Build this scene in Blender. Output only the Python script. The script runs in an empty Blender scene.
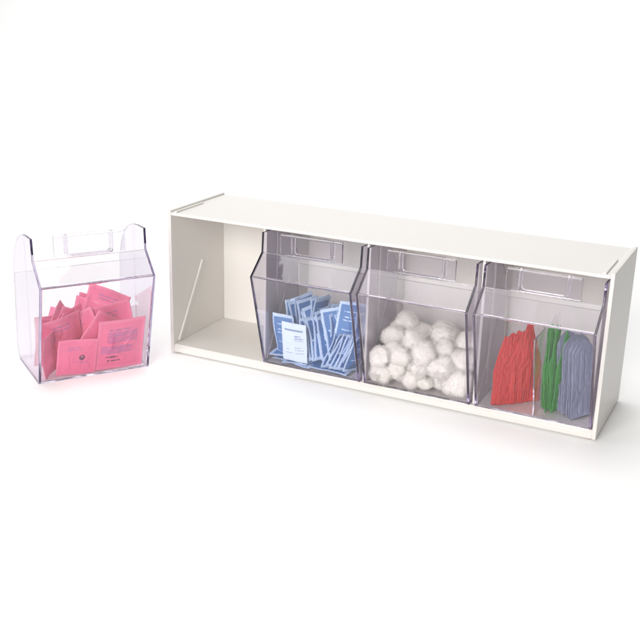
import bpy, bmesh, math, random
from mathutils import Vector, Matrix, noise
random.seed(7)
S = bpy.context.scene
C = S.collection
MM = 0.001
R = math.radians

# ------------------------------------------------------------------ camera
cd = bpy.data.cameras.new('camera'); cam = bpy.data.objects.new('camera', cd); C.objects.link(cam)
AZ, EL, ROLL = -0.450899433, 0.329689767, 0.0252077427
ca, sa, ce, se = math.cos(AZ), math.sin(AZ), math.cos(EL), math.sin(EL)
fw = Vector((sa*ce, ca*ce, -se)); r0 = Vector((ca, -sa, 0)); u0 = r0.cross(fw)
rr = math.cos(ROLL)*r0 + math.sin(ROLL)*u0; uu = -math.sin(ROLL)*r0 + math.cos(ROLL)*u0
m = Matrix((rr, uu, -fw)).transposed().to_4x4()
m.translation = Vector((785.6, -1138.5, 522.6))*MM
cam.matrix_world = m
cd.sensor_width = 36; cd.lens = 57.75; cd.clip_start = 0.01; cd.clip_end = 200
S.camera = cam

# ------------------------------------------------------------------ world, lamps, exposure
w = bpy.data.worlds.new('World'); S.world = w; w.use_nodes = True
bg = w.node_tree.nodes['Background']; bg.inputs[0].default_value = (1, 0.99, 0.98, 1); bg.inputs[1].default_value = 0.17
def area(name, loc, target, sx, sy, power, col=(1, 1, 1)):
    l = bpy.data.lights.new(name, 'AREA'); l.shape = 'RECTANGLE'; l.size = sx; l.size_y = sy
    l.energy = power; l.color = col
    o = bpy.data.objects.new(name, l); C.objects.link(o); o.location = loc
    o.rotation_euler = (Vector(target)-Vector(loc)).to_track_quat('-Z', 'Y').to_euler()
    return o
area('softbox_overhead', (-0.12, -0.05, 2.2), (0.1, 0.0, 0), 1.6, 1.6, 27, (1, 1, 1))
area('softbox_front', (0.38, -2.6, 1.1), (0.25, 0, 0.1), 1.8, 1.2, 86, (1, 0.975, 0.945))
area('softbox_backdrop', (-1.0, 1.0, 2.6), (-1.3, 2.8, 1.3), 3.4, 1.2, 66)
S.view_settings.view_transform = 'Standard'; S.view_settings.look = 'None'
S.view_settings.gamma = 1; S.view_settings.exposure = -0.08
cy = S.cycles
cy.max_bounces = 80; cy.transparent_max_bounces = 48; cy.transmission_bounces = 80; cy.glossy_bounces = 64; cy.diffuse_bounces = 6
cy.use_denoising = True; cy.blur_glossy = 0.0; cy.caustics_refractive = True; cy.caustics_reflective = True
cy.sample_clamp_indirect = 60

# ------------------------------------------------------------------ materials
def newmat(name):
    mt = bpy.data.materials.new(name); mt.use_nodes = True
    nt = mt.node_tree; nt.nodes.clear()
    return mt, nt, nt.nodes.new('ShaderNodeOutputMaterial')
def plastic(name, col, rough=0.4, bump=0.0, scale=300, var=0.0, sss=0.0, spec=0.5):
    mt, nt, out = newmat(name); N = nt.nodes; L = nt.links
    p = N.new('ShaderNodeBsdfPrincipled'); L.new(p.outputs[0], out.inputs[0])
    p.inputs['Base Color'].default_value = (*col, 1); p.inputs['Roughness'].default_value = rough
    p.inputs['Specular IOR Level'].default_value = spec
    if sss:
        p.inputs['Subsurface Weight'].default_value = sss; p.inputs['Subsurface Radius'].default_value = (.004, .003, .003)
        p.inputs['Subsurface Scale'].default_value = 1
    tc = N.new('ShaderNodeTexCoord')
    nz = N.new('ShaderNodeTexNoise'); nz.inputs['Scale'].default_value = scale; nz.inputs['Detail'].default_value = 5
    L.new(tc.outputs['Object'], nz.inputs['Vector'])
    if var:
        mr = N.new('ShaderNodeMapRange'); mr.inputs[3].default_value = 1-var; mr.inputs[4].default_value = 1+var
        L.new(nz.outputs[0], mr.inputs[0])
        mx = N.new('ShaderNodeMix'); mx.data_type = 'RGBA'; mx.blend_type = 'MULTIPLY'; mx.inputs[0].default_value = 1
        mx.inputs[6].default_value = (*col, 1); L.new(mr.outputs[0], mx.inputs[7]); L.new(mx.outputs[2], p.inputs['Base Color'])
    if bump:
        b = N.new('ShaderNodeBump'); b.inputs['Strength'].default_value = bump; b.inputs['Distance'].default_value = 0.001
        L.new(nz.outputs[0], b.inputs['Height']); L.new(b.outputs[0], p.inputs['Normal'])
    return mt
def clear(name, tint, rough=0.0, ior=1.47):
    """clear moulded plastic: refracting, faintly uneven and faintly lilac"""
    mt, nt, out = newmat(name); N = nt.nodes; L = nt.links
    gl = N.new('ShaderNodeBsdfGlass'); gl.inputs['Color'].default_value = (*tint, 1)
    gl.inputs['IOR'].default_value = ior; gl.inputs['Roughness'].default_value = rough
    tc = N.new('ShaderNodeTexCoord'); nz = N.new('ShaderNodeTexNoise'); nz.inputs['Scale'].default_value = 30
    L.new(tc.outputs['Object'], nz.inputs['Vector'])
    b = N.new('ShaderNodeBump'); b.inputs['Strength'].default_value = 0.10; b.inputs['Distance'].default_value = 0.001
    L.new(nz.outputs[0], b.inputs['Height']); L.new(b.outputs[0], gl.inputs['Normal'])
    L.new(gl.outputs[0], out.inputs[0])
    return mt
M_GROUND = plastic('white_paper', (0.97, 0.97, 0.97), 0.9, 0, spec=0.0)
M_CAB = plastic('white_styrene', (0.71, 0.69, 0.66), 0.38, 0.06, 900, 0.02)
M_CABOUT = M_CAB
M_FOOT = plastic('rubber_foot', (0.35, 0.30, 0.25), 0.7)
M_CLEAR = clear('clear_styrene', (0.972, 0.967, 0.976))
M_EDGE = clear('clear_styrene_cut_edge', (0.990, 0.985, 0.993), 0.05)
M_UP = clear('clear_styrene_tab', (0.925, 0.912, 0.94))  # same plastic, grey reflections on the upright panel put into the tint
M_SIDE = clear('clear_styrene_reflection_tint', (0.915, 0.902, 0.936))  # same plastic, dark surroundings mirrored in the side walls painted as deeper lilac
M_PINK = plastic('pink_paper', (0.77, 0.16, 0.30), 0.36, 0.25, 350, 0.12)
M_PINKSEAL = plastic('pink_crimp', (0.80, 0.21, 0.355), 0.36, 0.3, 500, 0.08)
M_PURPLE = plastic('purple_ink', (0.44, 0.15, 0.33), 0.5)
M_BLOCK = plastic('mauve_print', (0.62, 0.135, 0.29), 0.45, 0.2, 350, 0.08)
M_INK = plastic('dark_ink', (0.10, 0.04, 0.08), 0.5)
M_BLUE = plastic('blue_foil', (0.085, 0.21, 0.49), 0.33, 0.3, 350, 0.15)
M_BLUESEAL = plastic('pale_blue_crimp', (0.52, 0.66, 0.88), 0.4, 0.3, 500, 0.08)
M_PALE = plastic('pale_packet_paper', (0.62, 0.72, 0.84), 0.45, 0.15, 350, 0.05)
M_BLUEINK = plastic('blue_ink', (0.22, 0.30, 0.48), 0.5)
M_COTTON = plastic('cotton_wool', (0.95, 0.925, 0.89), 1.0, 0.1, 500, 0.02, spec=0.0)
M_RED = plastic('red_plastic', (0.55, 0.022, 0.022), 0.25, 0.05, 200, 0.15)
M_GREEN = plastic('green_plastic', (0.045, 0.29, 0.05), 0.3, 0.05, 200, 0.2)
M_GREY = plastic('slate_blue_plastic', (0.24, 0.26, 0.38), 0.35, 0.05, 200, 0.12)

# ------------------------------------------------------------------ helpers
def link(name, bm, mats, parent=None, smooth=False):
    me = bpy.data.meshes.new(name); bm.normal_update(); bm.to_mesh(me); bm.free()
    for mt in (mats if isinstance(mats, (list, tuple)) else [mats]): me.materials.append(mt)
    if smooth:
        for p in me.polygons: p.use_smooth = True
    o = bpy.data.objects.new(name, me); C.objects.link(o)
    if parent is not None: o.parent = parent
    return o
def tag(o, label, cat, group=None):
    o['label'] = label; o['category'] = cat
    if group: o['group'] = group
    return o
def empty(name, loc=(0, 0, 0)):
    o = bpy.data.objects.new(name, None); C.objects.link(o); o.location = loc; o.empty_display_size = 0.02
    return o
def bevel(bm, w, seg=1, mat=-1):
    bmesh.ops.bevel(bm, geom=list(bm.edges), offset=w*MM, segments=seg, affect='EDGES', profile=0.5, material=mat, clamp_overlap=True)
def prism(bm, poly, a0, a1, axis='x'):
    """solid between a0 and a1 along an axis; poly is (y,z) for x, (x,z) for y, (x,y) for z; mm"""
    def P(a, p):
        v = {'x': (a, p[0], p[1]), 'y': (p[0], a, p[1]), 'z': (p[0], p[1], a)}[axis]
        return bm.verts.new(Vector(v)*MM)
    A = [P(a0, p) for p in poly]; B = [P(a1, p) for p in poly]
    n = len(poly); fs = [bm.faces.new(A), bm.faces.new(B[::-1])]
    for i in range(n):
        fs.append(bm.faces.new((A[i], B[i], B[(i+1) % n], A[(i+1) % n])))
    return fs
def box(bm, x0, x1, y0, y1, z0, z1):
    return prism(bm, [(x0, y0), (x1, y0), (x1, y1), (x0, y1)], z0, z1, 'z')
def finish(bm):
    bmesh.ops.recalc_face_normals(bm, faces=list(bm.faces))
def solid(name, mat, parent, build, bev=0.6, seg=2):
    bm = bmesh.new(); build(bm); finish(bm)
    if bev: bevel(bm, bev, seg)
    return link(name, bm, mat, parent)
def edge_mats(bm, thin):
    """faces no wider than the wall thickness show the darker cut edge of the clear plastic"""
    for f in bm.faces:
        shortest = min(e.calc_length() for e in f.edges)
        f.material_index = 1 if shortest < thin*MM else 0
def clear_solid(name, parent, build, thin=4.0, bev=0.35, mat=None):
    bm = bmesh.new(); build(bm); finish(bm)
    edge_mats(bm, thin)
    if bev: bevel(bm, bev, 1, 1)
    return link(name, bm, [mat or M_CLEAR, M_EDGE], parent)

# ------------------------------------------------------------------ setting: a white sheet swept up behind
bm = bmesh.new()
prof = [(-12, 0), (1.6, 0)]
for i in range(1, 17):
    a = R(90*i/16); prof.append((1.6+1.2*math.sin(a), 1.2-1.2*math.cos(a)))
prof.append((2.8, 6))
rows = [[bm.verts.new((x, y, z)) for y, z in prof] for x in (-5, 1.25)]
for i in range(len(prof)-1):
    bm.faces.new((rows[0][i], rows[1][i], rows[1][i+1], rows[0][i+1]))
g = link('ground', bm, M_GROUND, smooth=True); g['kind'] = 'structure'

# ------------------------------------------------------------------ cabinet
W, D, H = 600, 141, 207
T = 4.8
DIV = [146.5, 295.5, 446.0]
FLOOR = 13.5
HD = 1.7
cab = empty('bin_cabinet')
tag(cab, 'long white plastic cabinet with four bin slots, the leftmost slot empty', 'cabinet')
def side_poly():
    return [(0, 2.5), (0, H), (D, H), (D, 2.5)]
for x0, x1, s in ((0, T, 1), (W-T, W, -1)):
    sp = solid('side_panel', M_CAB, cab, lambda bm: prism(bm, side_poly(), x0, x1), 0.7)
    xi = x1 if s > 0 else x0
    # sloping stop rib on the inner face
    def rib(bm, xi=xi, s=s):
        a, b = sorted((xi - 0.3*s, xi + (2.4 if s > 0 else 0.6)*s))
        prism(bm, [(11.6, 16.8), (75.6, 120.8), (79.8, 118.2), (15.8, 14.2)], a, b)
    solid('stop_rib', M_CAB, sp, rib, 0.25, 1)
    # stacking rail on the top, running half way back
    def rail(bm, x0=x0, x1=x1, s=s):
        a, b = sorted((xi + 5.5*s, xi + 8.5*s))
        box(bm, a, b, 2, 70, 204.2, 206.6)
    solid('stacking_rail', M_CAB, cab, rail, 0.4)
solid('top_panel', M_CAB, cab, lambda bm: prism(bm, [(0.3, 200.4), (0.3, 204.4), (D-0.3, 204.4), (D-0.3, 200.4)], T+.05, W-T-.05), 0.8)
solid('bottom_panel', M_CAB, cab, lambda bm: prism(bm, [(0.4, 2.8), (0.4, 9.0), (3.6, FLOOR), (D-4, FLOOR), (D-4, 2.8)], T+.05, W-T-.05), 0.5)
solid('back_panel', M_CAB, cab, lambda bm: box(bm, T+.05, W-T-.05, D-3.6, D-.3, 3, 200.3), 0)
for dx in DIV:
    dv = solid('divider', M_CAB, cab, lambda bm: box(bm, dx-HD, dx+HD, 8.0, D-3.7, FLOOR+.1, 200.3), 0.6)
    for s in (-1, 1):
        def rib(bm, xi=dx+HD*s, s=s):
            a, b = sorted((xi - 0.3*s, xi + 0.6*s))
            prism(bm, [(11.6, 16.8), (75.6, 120.8), (79.8, 118.2), (15.8, 14.2)], a, b)
        solid('stop_rib', M_CAB, dv, rib, 0.25, 1)
for fx in (9, W-9):
    for fy in (9, D-9):
        def foot(bm, fx=fx, fy=fy):
            prism(bm, [(fx+5*math.cos(R(a)), fy+5*math.sin(R(a))) for a in range(0, 360, 24)], 0.0, 2.8, 'z')
        solid('foot', M_FOOT, cab, foot, 0.3, 1)

# ------------------------------------------------------------------ clear tip-out bin (origin: middle of its bottom front edge)
HW, TH = 72.0, 2.9
def front_y(z): return -37.0*z/134.0
PROF = [(0, 0), (-37, 134), (-7, 161), (-5, 188)]
ARC = [(18, 187), (34, 185), (48, 181), (60, 175.5), (70, 168.5), (79, 160), (87, 149.5), (93, 138), (97, 127), (110, 15), (98.5, 0)]
def make_bin(partition=None):
    root = empty('storage_bin')
    for s in (-1, 1):
        def sidep(bm, s=s):
            a, b = sorted((s*HW, s*(HW-TH)))
            prism(bm, PROF+ARC, a, b)
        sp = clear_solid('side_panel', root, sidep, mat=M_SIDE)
        def rib(bm, s=s):
            a, b = sorted((s*(HW-TH-.1), s*(HW-TH-1.5)))
            prism(bm, [(33, 22), (30, 186), (31.6, 186), (34.6, 22)], a, b)
        clear_solid('guide_rib', sp, rib, 0, 0)
    xi = HW-TH-.06
    t = TH
    n = Vector((134, 37)).normalized()
    # leaning front wall with a thickened lip
    def front(bm):
        prism(bm, [(0, 0), (-37, 134), (-37+t*.9, 135.5), (-37+t+1.0, 132.4), (t+.3, t), (t+.3, 0)], -xi, xi)
    clear_solid('front_panel', root, front)
    # sloped panel from lip up to the bend
    d = Vector((30, 27)).normalized(); nn = Vector((d.y, -d.x))*t
    def slope(bm):
        a = Vector((-37+t*.9+.4, 135.7)); b = Vector((-7, 161.2))
        prism(bm, [tuple(a), tuple(b), tuple(b+nn), tuple(a+nn)], -xi, xi)
    clear_solid('sloped_panel', root, slope)
    # upright panel, cut away at both top corners, with a rounded finger recess
    xc = 44.5
    def upright(bm):
        z0, z1 = 161.5, 187.0
        poly = [(-xc, z0+.1), (xc, z0+.1), (xc, z1), (-xc, z1)]
        prism(bm, poly, -6.9, -6.9+3.0, 'y')
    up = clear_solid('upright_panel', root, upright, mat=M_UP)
    def recess(bm):
        # U-shaped raised frame of the finger recess
        w, z0, z1, r = 30, 159.5, 187.5, 7
        outer = [(-w, z1)] + [(-w+r-r*math.cos(R(a)), z0+r-r*math.sin(R(a))) for a in range(0, 91, 15)] \
              + [(w-r+r*math.sin(R(a)), z0+r-r*math.cos(R(a))) for a in range(0, 91, 15)] + [(w, z1)]
        w2, r2, zz = w-3.2, 4.6, z0+3.2
        inner = [(-w2, z1)] + [(-w2+r2-r2*math.cos(R(a)), zz+r2-r2*math.sin(R(a))) for a in range(0, 91, 15)] \
              + [(w2-r2+r2*math.sin(R(a)), zz+r2-r2*math.cos(R(a))) for a in range(0, 91, 15)] + [(w2, z1)]
        prism(bm, outer+inner[::-1], -3.8, 4.0, 'y')
    clear_solid('finger_recess', up, recess, 0, 0.5)
    clear_solid('top_bead', up, lambda bm: box(bm, -xc, xc, -7.4, -2.2, 187.05, 189.6), 0, 0.9)
    # floor and leaning rear wall
    clear_solid('floor_panel', root, lambda bm: prism(bm, [(t+.34, 0.0), (t+.34, t), (96.6, t), (97.2, 0)], -xi, xi))
    def rear(bm):
        prism(bm, [(97.4, 0.2), (108.6, 15.0), (96.6, 120), (93.8, 120), (105.6, 15.9), (96.8, t+.1)], -xi, xi)
    clear_solid('rear_panel', root, rear)
    if partition is not None:
        x = partition
        def part(bm):
            prism(bm, [(t+2.2, t+.2), (front_y(112)+t+2.2, 112), (91, 112), (96, t+.2)], x-.9, x+.9)
        clear_solid('partition', root, part, 2.5, 0.2)
        def peg(bm):
            prism(bm, [(x+2*math.cos(R(a)), 3+2*math.sin(R(a))) for a in range(0, 360, 30)], -2.6, -1.2, 'y')
        clear_solid('partition_peg', root, peg, 0, 0)
    return root
def copy_tree(o, parent=None):
    c = o.copy(); C.objects.link(c)
    if parent is not None: c.parent = parent
    for ch in list(o.children): copy_tree(ch, c)
    return c
SL = [(DIV[0]+DIV[1])/2, (DIV[1]+DIV[2])/2, (DIV[2]+HD+W-T)/2]
BG = 'clear tip-out bins'
binB = make_bin()
tag(binB, 'clear tip-out bin full of blue packets, beside the empty slot', 'bin', BG)
binB.location = Vector((SL[0], 2.0, FLOOR+.1))*MM; binB.scale = (1, 1, .975)
binC = copy_tree(binB); tag(binC, 'clear tip-out bin holding white cotton balls', 'bin', BG)
binC.location = Vector((SL[1], 2.0, FLOOR+.1))*MM
binP = copy_tree(binB); tag(binP, 'loose clear bin of pink packets standing apart left of the cabinet', 'bin', BG)
binP.location = (-0.0815, -0.1816, 0.0); 
yawP = 0.960665641; SC = 1.045
binP.location = Vector((-81.5+70.3*SC*math.cos(yawP), -181.6+70.3*SC*math.sin(yawP), 0.2))*MM
binP.rotation_euler = (0, 0, yawP); binP.scale = (SC, SC, SC)
binS = make_bin(partition=1.0)
tag(binS, 'clear tip-out bin with a partition between red, green and grey strips', 'bin', BG)
binS.location = Vector((SL[2], 2.0, FLOOR+.1))*MM; binS.scale = (1, 1, .975)
def mat_of(o):
    return Matrix.Translation(o.location) @ o.rotation_euler.to_matrix().to_4x4() @ Matrix.Diagonal((*o.scale, 1))

# ------------------------------------------------------------------ packets
def packet_mesh(name, w, h, bulge, mats, mark, seed, nx=30, nz=34, bend=2.0):
    """sealed sachet: two crumpled skins joined at a flat crimped border; origin bottom middle; face towards -y"""
    bm = bmesh.new(); off = Vector((seed*13.7, seed*5.1, seed*3.3))
    def pt(i, j, side):
        u, v = i/nx, j/nz
        x, z = (u-.5)*w, v*h
        e = min(u*w, (1-u)*w, v*h, (1-v)*h)
        k = max(0.0, min(1.0, (e-5.0)/14.0)); k = k*k*(3-2*k)
        p = Vector((x*.028, z*.028, 0))+off
        y = bend*noise.noise(p*1.0)*2.2 + bend*((u-.5)**2)*2.0
        cr = (1-abs(noise.noise(p*3.1+Vector((0, 0, 4)))))**6
        y += side*(0.25+bulge*k*(.75+.5*noise.noise(p*2.3+Vector((0, 0, side*7)))) + 1.1*k*cr)
        if e < 4.5: y += .22*math.sin((x if min(u, 1-u)*w > min(v, 1-v)*h else z)*3.2)
        return Vector((x, y, z))*MM
    F = [[bm.verts.new(pt(i, j, -1)) for j in range(nz+1)] for i in range(nx+1)]
    B = [[bm.verts.new(pt(i, j, 1)) for j in range(nz+1)] for i in range(nx+1)]
    for i in range(nx):
        for j in range(nz):
            f = bm.faces.new((F[i][j], F[i+1][j], F[i+1][j+1], F[i][j+1])); f.material_index = mark((i+.5)/nx, (j+.5)/nz, 0)
            f = bm.faces.new((B[i][j+1], B[i+1][j+1], B[i+1][j], B[i][j])); f.material_index = mark(1-(i+.5)/nx, (j+.5)/nz, 1)
    for i in range(nx):
        for j in (0, nz):
            bm.faces.new((F[i][j], F[i+1][j], B[i+1][j], B[i][j])).material_index = 1
    for j in range(nz):
        for i in (0, nx):
            bm.faces.new((F[i][j], F[i][j+1], B[i][j+1], B[i][j])).material_index = 1
    finish(bm)
    me = bpy.data.meshes.new(name); bm.to_mesh(me); bm.free()
    for mt in mats: me.materials.append(mt)
    for p in me.polygons: p.use_smooth = True
    return me
def put(name, me, M, x, y, z, yaw=0, tilt=0, roll=0, lean=0, sc=1.0):
    o = bpy.data.objects.new(name, me); C.objects.link(o)
    o.matrix_world = M @ (Matrix.Translation(Vector((x, y, z))*MM) @ Matrix.Rotation(R(lean), 4, 'Y') @ Matrix.Rotation(R(yaw), 4, 'Z')
                          @ Matrix.Rotation(R(tilt), 4, 'X') @ Matrix.Rotation(R(roll), 4, 'Y') @ Matrix.Diagonal((sc, sc, sc, 1)))
    return o
def inside(o, M, rear=103.0, xlo=-67.0, xhi=67.0, y_in=3.4):
    """nudge a thing until it lies within its bin"""
    Mi = M.inverted()
    for _ in range(4):
        K = Mi @ o.matrix_world
        P_ = [(K @ v.co)/MM for v in list(o.data.vertices)[::3]]
        dx = dy = dz = 0.0
        lo = min(p.x for p in P_)-xlo; hi = max(p.x for p in P_)-xhi
        if lo < 0: dx = -lo
        elif hi > 0: dx = -hi
        f = min(p.y-front_y(max(p.z, 0))-y_in for p in P_); r = max(p.y+.11*p.z-rear-2 for p in P_)
        if f < 0: dy = -f
        elif r > 0: dy = -r
        zl = min(p.z for p in P_)-3.1
        if zl < 0: dz = -zl
        o.matrix_world = M @ Matrix.Translation(Vector((dx, dy, dz))*MM) @ K
    return o
def border(u, v, a=.07): return min(u, 1-u) < a or min(v, 1-v) < a
def words(u, v, rows, seed, x0, x1):
    """tiny illegible lines of print: rows is a list of (v0, v1)"""
    for k, (a, b) in enumerate(rows):
        if a <= v <= b and x0 <= u <= x1 - .12*((k*7+seed) % 3 == 0):
            return (int(u*40)*31 + k*17 + seed) % 7 != 0
    return False
def pink_info(u, v, back):
    if back: return 1 if border(u, v) else 0
    if words(u, v, [(.80, .82), (.74, .765), (.685, .71), (.63, .655), (.575, .60)], 3, .22, .84): return 2
    if words(u, v, [(.45, .47), (.395, .42), (.34, .365)], 5, .10, .72): return 2
    if (.56 < v < .77 or .33 < v < .48) and (.20 < u < .86 if v > .5 else .08 < u < .74): return 4
    if words(u, v, [(.245, .265)], 1, .20, .45) or words(u, v, [(.165, .195)], 2, .22, .50): return 3
    return 1 if border(u, v, .05) else 0
def pink_logo(u, v, back):
    du, dv = (u-.62)*1.0, (v-.50)
    q = du*du+dv*dv
    if q < .075**2 and not (q < .035**2 and dv > 0): return 3
    if abs(v-.36) < .016 and .50 < u < .74: return 2
    if words(u, v, [(.78, .80), (.70, .72)], 4, .2, .6): return 2
    return 1 if border(u, v, .05) else 0
def pink_plain(u, v, back):
    if words(u, v, [(.80, .83), (.73, .75)], 4, .25, .7): return 2
    return 1 if border(u, v, .06) else 0
PM = [M_PINK, M_PINKSEAL, M_PURPLE, M_INK, M_BLOCK]
pk_info = packet_mesh('pink_packet', 62, 74, 1.2, PM, pink_info, 1, 62, 74, .8)
pk_logo = packet_mesh('pink_packet', 60, 62, 1.3, PM, pink_logo, 2, 48, 48, 1.4)
pk = [packet_mesh('pink_packet', 58, 62, 1.2, PM, pink_plain, s, 36, 40, 3.2) for s in (3, 4, 5)]
MP = mat_of(binP)
PG = 'pink packets in the loose bin'
TL = 15.4
def pink(me, label, *a, **k): return tag(inside(put('pink_packet', me, MP, *a, **k), MP), label, 'packet', PG)
pink(pk_info, 'pink packet with two purple blocks of small print, flat against the front', 33, 4.2, 4.5, 1, TL, 1)
pink(pk_logo, 'pink packet with a small dark round emblem at the bottom front', -24, 5, 3.8, -3, 13, 4, sc=.84)
pink(pk[0], 'pink packet with faint print standing in the left front corner', -37, 22, 20, 14, 10, -8)
pink(pk[1], 'crumpled pink packet tilted behind the emblem packet', -30, 32, 22, 16, 4, 24)
pink(pk[2], 'pink packet slanting steeply between the emblem packet and the printed one', -2, 18, 16, 14, 10, 34)
pink(pk[0], 'pink packet lying across the top of the heap', 22, 24, 46, 6, -24, 28)
pink(pk[1], 'deep pink packet at the right of the heap behind the printed one', 34, 20, 24, -6, -2, -6)
mid = 'pink packet buried in the heap behind the front packets'
for a in ((-52, 24, 4, 44, 6, -14), (-40, 20, 14, 26, 8, 30), (4, 24, 18, -22, 8, -24), (-38, 44, 5, 30, -12, 10), (0, 36, 5, -10, -8, -6), (34, 46, 5, 14, -16, 8), (-28, 56, 8, -24, -20, 14),
          (16, 66, 10, 12, -40, -10), (8, 34, 32, 20, -24, 28), (-14, 44, 22, 40, -12, -24), (-44, 40, 6, 24, 0, 10),
          (-12, 36, 12, 14, 8, 24), (2, 40, 26, -30, -10, 14), (28, 44, 28, 20, -20, -18)):
    pink(pk[random.randrange(3)], mid, *a)

def blue_mark(u, v, back):
    if border(u, v, .075): return 1
    if words(u, v, [(.74, .77), (.62, .64), (.56, .58), (.32, .34)], 2+back, .24, .78): return 1
    return 0
def blue_plain(u, v, back):
    return 1 if border(u, v, .08) or (.44 < v < .50) else 0
def pale_mark(u, v, back):
    if .80 < v < .845 and .12 < u < .86: return 3
    if words(u, v, [(.66, .68), (.60, .62), (.54, .56), (.36, .38), (.30, .32), (.22, .24)], 3, .52, .86): return 3
    if words(u, v, [(.30, .32), (.20, .22)], 6, .14, .4): return 3
    return 2
BM = [M_BLUE, M_BLUESEAL, M_PALE, M_BLUEINK]
bk = [packet_mesh('blue_packet', 36, 60, 1.5, BM, (blue_mark if s % 2 else blue_plain), s, 26, 40, 2.2) for s in (11, 12, 13, 14)]
bp = packet_mesh('blue_packet', 35, 60, 1.3, BM, pale_mark, 15, 44, 64, .8)
MB_ = mat_of(binB)
BGp = 'blue packets in the clear bin'
def blue(me, label, *a, **k): return tag(inside(put('blue_packet', me, MB_, *a, **k), MB_), label, 'packet', BGp)
blue(bp, 'pale blue-white packet standing upright at the front left of the blue packets', -23, 2, 12, 4, 12, 2)
blue(bk[0], 'dark blue packet standing in the left corner behind the pale one', -44, 16, 12, -14, 4, -4)
lab = 'blue packet lying flat on the floor of its bin'
for a in ((-1, 22, 4.2, 84, -90, 0), (-4, 20, 7.6, 76, -88, 0), (-6, 24, 11, 90, -87, 0), (12, 20, 4.4, 100, -90, 0), (52, 22, 4.4, 86, -89, 0)):
    blue(bk[random.randrange(4)], lab, *a)
lab = 'blue packet on edge in the slanting row at the bottom right'
for i in range(11):
    blue(bk[i % 4], lab, 20+i*4.3, 15+random.uniform(-4, 4), 4.5+random.uniform(0, 5), 72+random.uniform(-9, 6), 0, 10, lean=17+random.uniform(-5, 5), sc=.88)
lab = 'blue packet leaning left in the middle of the heap'
for i in range(8):
    blue(bk[(i+1) % 4], lab, -2+i*5.2, 22+random.uniform(-5, 3), 12+i*1.5, 70+random.uniform(-8, 8), 0, 8, lean=-18+random.uniform(-4, 4))
lab = 'blue packet standing in the tight back row of the heap'
for i in range(18):
    blue(bk[(i*3) % 4], lab, -36+i*5.2, 38+random.uniform(-6, 6), 30+random.uniform(-5, 6)+i*.2, 70+random.uniform(-14, 10), random.uniform(-8, 8), random.uniform(-12, 12), lean=random.uniform(-10, 8))
blue(bk[2], 'blue packet facing forward at the top right of the heap', 44, 18, 44, 22, 2, 8)
blue(bk[3], 'blue packet half turned above the slanting row', 30, 26, 34, 38, 4, -10)
lab = 'blue packet low in the heap, mostly hidden behind others'
for a in ((-20, 56, 4, 20, 0, 5), (20, 60, 4, -15, 0, -4), (50, 56, 4, 10, 0, 4), (-10, 30, 6, 10, -10, 6), (10, 36, 8, -20, -6, 4)):
    blue(bk[random.randrange(4)], lab, *a)

# ------------------------------------------------------------------ cotton balls
def cotton_mesh(seed):
    """soft wad of cotton: a lumpy core wrapped in fine loose fibres"""
    bm = bmesh.new(); bmesh.ops.create_icosphere(bm, subdivisions=5, radius=1.0)
    off = Vector((seed*9.1, seed*4.7, seed*2.9)); rd = random.Random(seed)
    def rad(d):
        h = 1 + .30*noise.noise(d*1.1+off, noise_basis='PERLIN_NEW') + .06*noise.noise(d*2.4+off, noise_basis='PERLIN_NEW')
        h -= .14*max(0, noise.noise(d*1.7-off, noise_basis='PERLIN_NEW'))**1.5
        return h*.0137
    for v in bm.verts:
        d = v.co.normalized(); v.co = d*(rad(d) + .00016*noise.noise(d*22+off))
    for k in range(3600):
        d = Vector((rd.gauss(0, 1), rd.gauss(0, 1), rd.gauss(0, 1))).normalized()
        t = d.cross(Vector((rd.gauss(0, 1), rd.gauss(0, 1), rd.gauss(0, 1)))).normalized()
        curl = rd.uniform(-.9, .9); ln = rd.uniform(.25, .7); lift = .0003+.0036*rd.random()**1.6; wd = rd.uniform(.00005, .0001)
        prev = None
        for q in range(6):
            f = q/5
            e = (d + t*ln*(f-.5) + d.cross(t)*curl*ln*(f-.5)**2).normalized()
            c = e*(rad(e) + .0001 + lift*(2*f-1)**2 + .0002*math.sin(f*5+k))
            sd = e.cross(t).normalized()*wd
            cur = (bm.verts.new(c-sd), bm.verts.new(c+sd))
            if prev: bm.faces.new((prev[0], prev[1], cur[1], cur[0]))
            prev = cur
    me = bpy.data.meshes.new('cotton_ball'); bm.to_mesh(me); bm.free(); me.materials.append(M_COTTON)
    for p in me.polygons: p.use_smooth = True
    return me
cms = [cotton_mesh(s) for s in range(6)]
rnd = random.Random(5)
P = []
for i in range(54):
    P.append([Vector((rnd.uniform(-50, 50), rnd.uniform(0, 90), 20+i*2.2)), rnd.uniform(11.5, 18.5)])
for it in range(500):
    for p, r in P: p.z -= .5
    for _ in range(3):
        for i in range(len(P)):
            for j in range(i):
                dlt = P[i][0]-P[j][0]; L = dlt.length; mn = (P[i][1]+P[j][1])*.84
                if 1e-6 < L < mn:
                    k = dlt*((mn-L)/L*.5); P[i][0] += k; P[j][0] -= k
        for p, r in P:
            p.z = max(p.z, 3+r*.95)
            p.x = max(-67+r, min(66-r, p.x))
            p.y = max(front_y(p.z)+4+r, min(108-.12*p.z-r, p.y))
MC = mat_of(binC)
tops = sorted(range(len(P)), key=lambda i: -P[i][0].z)[:1]
fronts = sorted(range(len(P)), key=lambda i: P[i][0].y - front_y(P[i][0].z))[:16]
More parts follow.
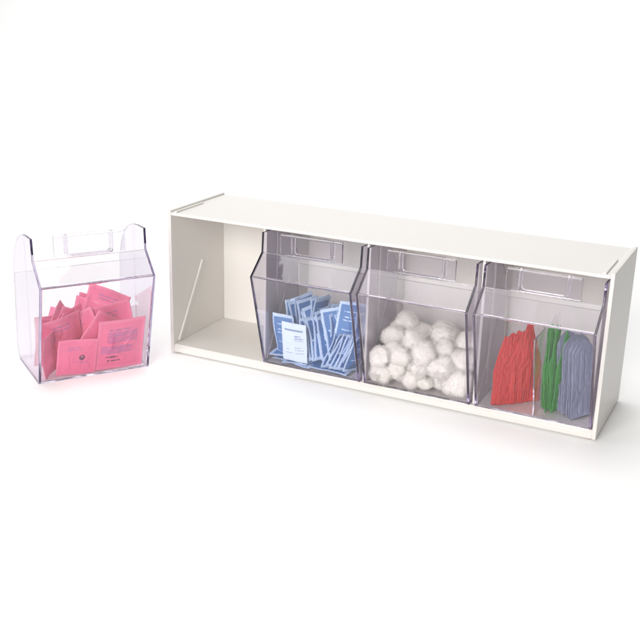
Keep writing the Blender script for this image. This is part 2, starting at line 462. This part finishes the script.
for i, (p, r) in enumerate(P):
    o = bpy.data.objects.new('cotton_ball', cms[i % 6]); C.objects.link(o)
    s = r/15
    o.matrix_world = MC @ Matrix.Translation(p*MM) @ (Matrix.Rotation(rnd.uniform(0, 6.28), 4, 'Z') @ Matrix.Rotation(rnd.uniform(0, 6.28), 4, 'X')) @ Matrix.Diagonal((s*rnd.uniform(.85, 1.15), s*rnd.uniform(.9, 1.1), s*rnd.uniform(.72, .98), 1))
    lb = 'white cotton ball pressed against the front of its clear bin' if i in fronts else 'white cotton ball in the heap behind the front layer'
    if i in tops: lb = 'topmost white cotton ball of the heap'
    tag(o, lb, 'cotton ball', 'cotton balls in the clear bin')

# ------------------------------------------------------------------ pointed plastic strips
def strip_mesh(name, mat, w, h, seed, profile, th=.7, nx=26, nz=60):
    """thin pleated film strip with a tapering top; origin bottom middle"""
    bm = bmesh.new(); off = Vector((seed*7.3, seed*3.1, 0))
    def pt(i, j, side):
        u, v = i/nx-.5, j/nz
        x = u*w*profile(v); z = v*h*(1-.03*abs(u))
        q = Vector((x*.05, z*.03, 0))+off
        y = 1.0*noise.noise(q) + .13*math.sin(x*1.5+seed) + 1.0*(1-abs(noise.noise(q*2.2+Vector((0, 0, 5)))))**5
        y += .35*math.sin(z*1.9)*(1 if v < .09 or .60 < v < .66 else 0)
        return Vector((x, y+side*th/2, z))*MM
    F = [[bm.verts.new(pt(i, j, -1)) for j in range(nz+1)] for i in range(nx+1)]
    B = [[bm.verts.new(pt(i, j, 1)) for j in range(nz+1)] for i in range(nx+1)]
    for i in range(nx):
        for j in range(nz):
            bm.faces.new((F[i][j], F[i+1][j], F[i+1][j+1], F[i][j+1])); bm.faces.new((B[i][j+1], B[i+1][j+1], B[i+1][j], B[i][j]))
        for j in (0, nz): bm.faces.new((F[i][j], F[i+1][j], B[i+1][j], B[i][j]))
    for j in range(nz):
        for i in (0, nx): bm.faces.new((F[i][j], F[i][j+1], B[i][j+1], B[i][j]))
    finish(bm)
    me = bpy.data.meshes.new(name); bm.to_mesh(me); bm.free(); me.materials.append(mat)
    for p in me.polygons: p.use_smooth = True
    return me
def taper(a, tip):
    return lambda v: 1.0 if v < a else 1-(1-tip)*((v-a)/(1-a))**1.1
def dome(a):
    return lambda v: 1.0 if v < a else max(.25, math.sqrt(max(0, 1-((v-a)/(1-a))**2)))
srs = [strip_mesh('plastic_strip', M_RED, 33, 106, k, taper(.50, .14)) for k in range(3)]
sgs = [strip_mesh('plastic_strip', M_GREEN, 25, 107, k+4, taper(.52, .12)) for k in range(3)]
sys_ = [strip_mesh('plastic_strip', M_GREY, 32, 102, k+8, dome(.80)) for k in range(3)]
MS = mat_of(binS)
def strip(me, label, group, *a, lo=3.0, hi=67.0, **k): return tag(inside(put('plastic_strip', me, MS, *a, **k), MS, 103.0, lo, hi), label, 'strip', group)
for i in range(12):
    strip(srs[i % 3], 'thin red pleated strip standing in the left half of its bin', 'red pointed strips', -42+i*2.2, 14+i*2.2, 3.2+rnd.uniform(0, 3)-i*.5, 40+rnd.uniform(-7, 7), 0, rnd.uniform(-3, 3), lean=rnd.uniform(-1, 4), sc=.86+.012*i, lo=-67.0, hi=-1.0)
for i in range(8):
    strip(sgs[i % 3], 'thin green pointed strip standing beside the partition', 'green pointed strips', 6+i*2.7, 33+rnd.uniform(-3, 3), 3.2+rnd.uniform(0, 5), 72+rnd.uniform(-9, 9), 0, rnd.uniform(-3, 3), lean=rnd.uniform(-5, 3))
for i in range(10):
    strip(sys_[i % 3], 'thin slate grey rounded strip standing at the right end', 'grey rounded strips', 54-i*2.3, 26+i*1.8, 3.2+rnd.uniform(0, 4), 56+rnd.uniform(-9, 9), 0, rnd.uniform(-3, 3), lean=rnd.uniform(-7, -1))
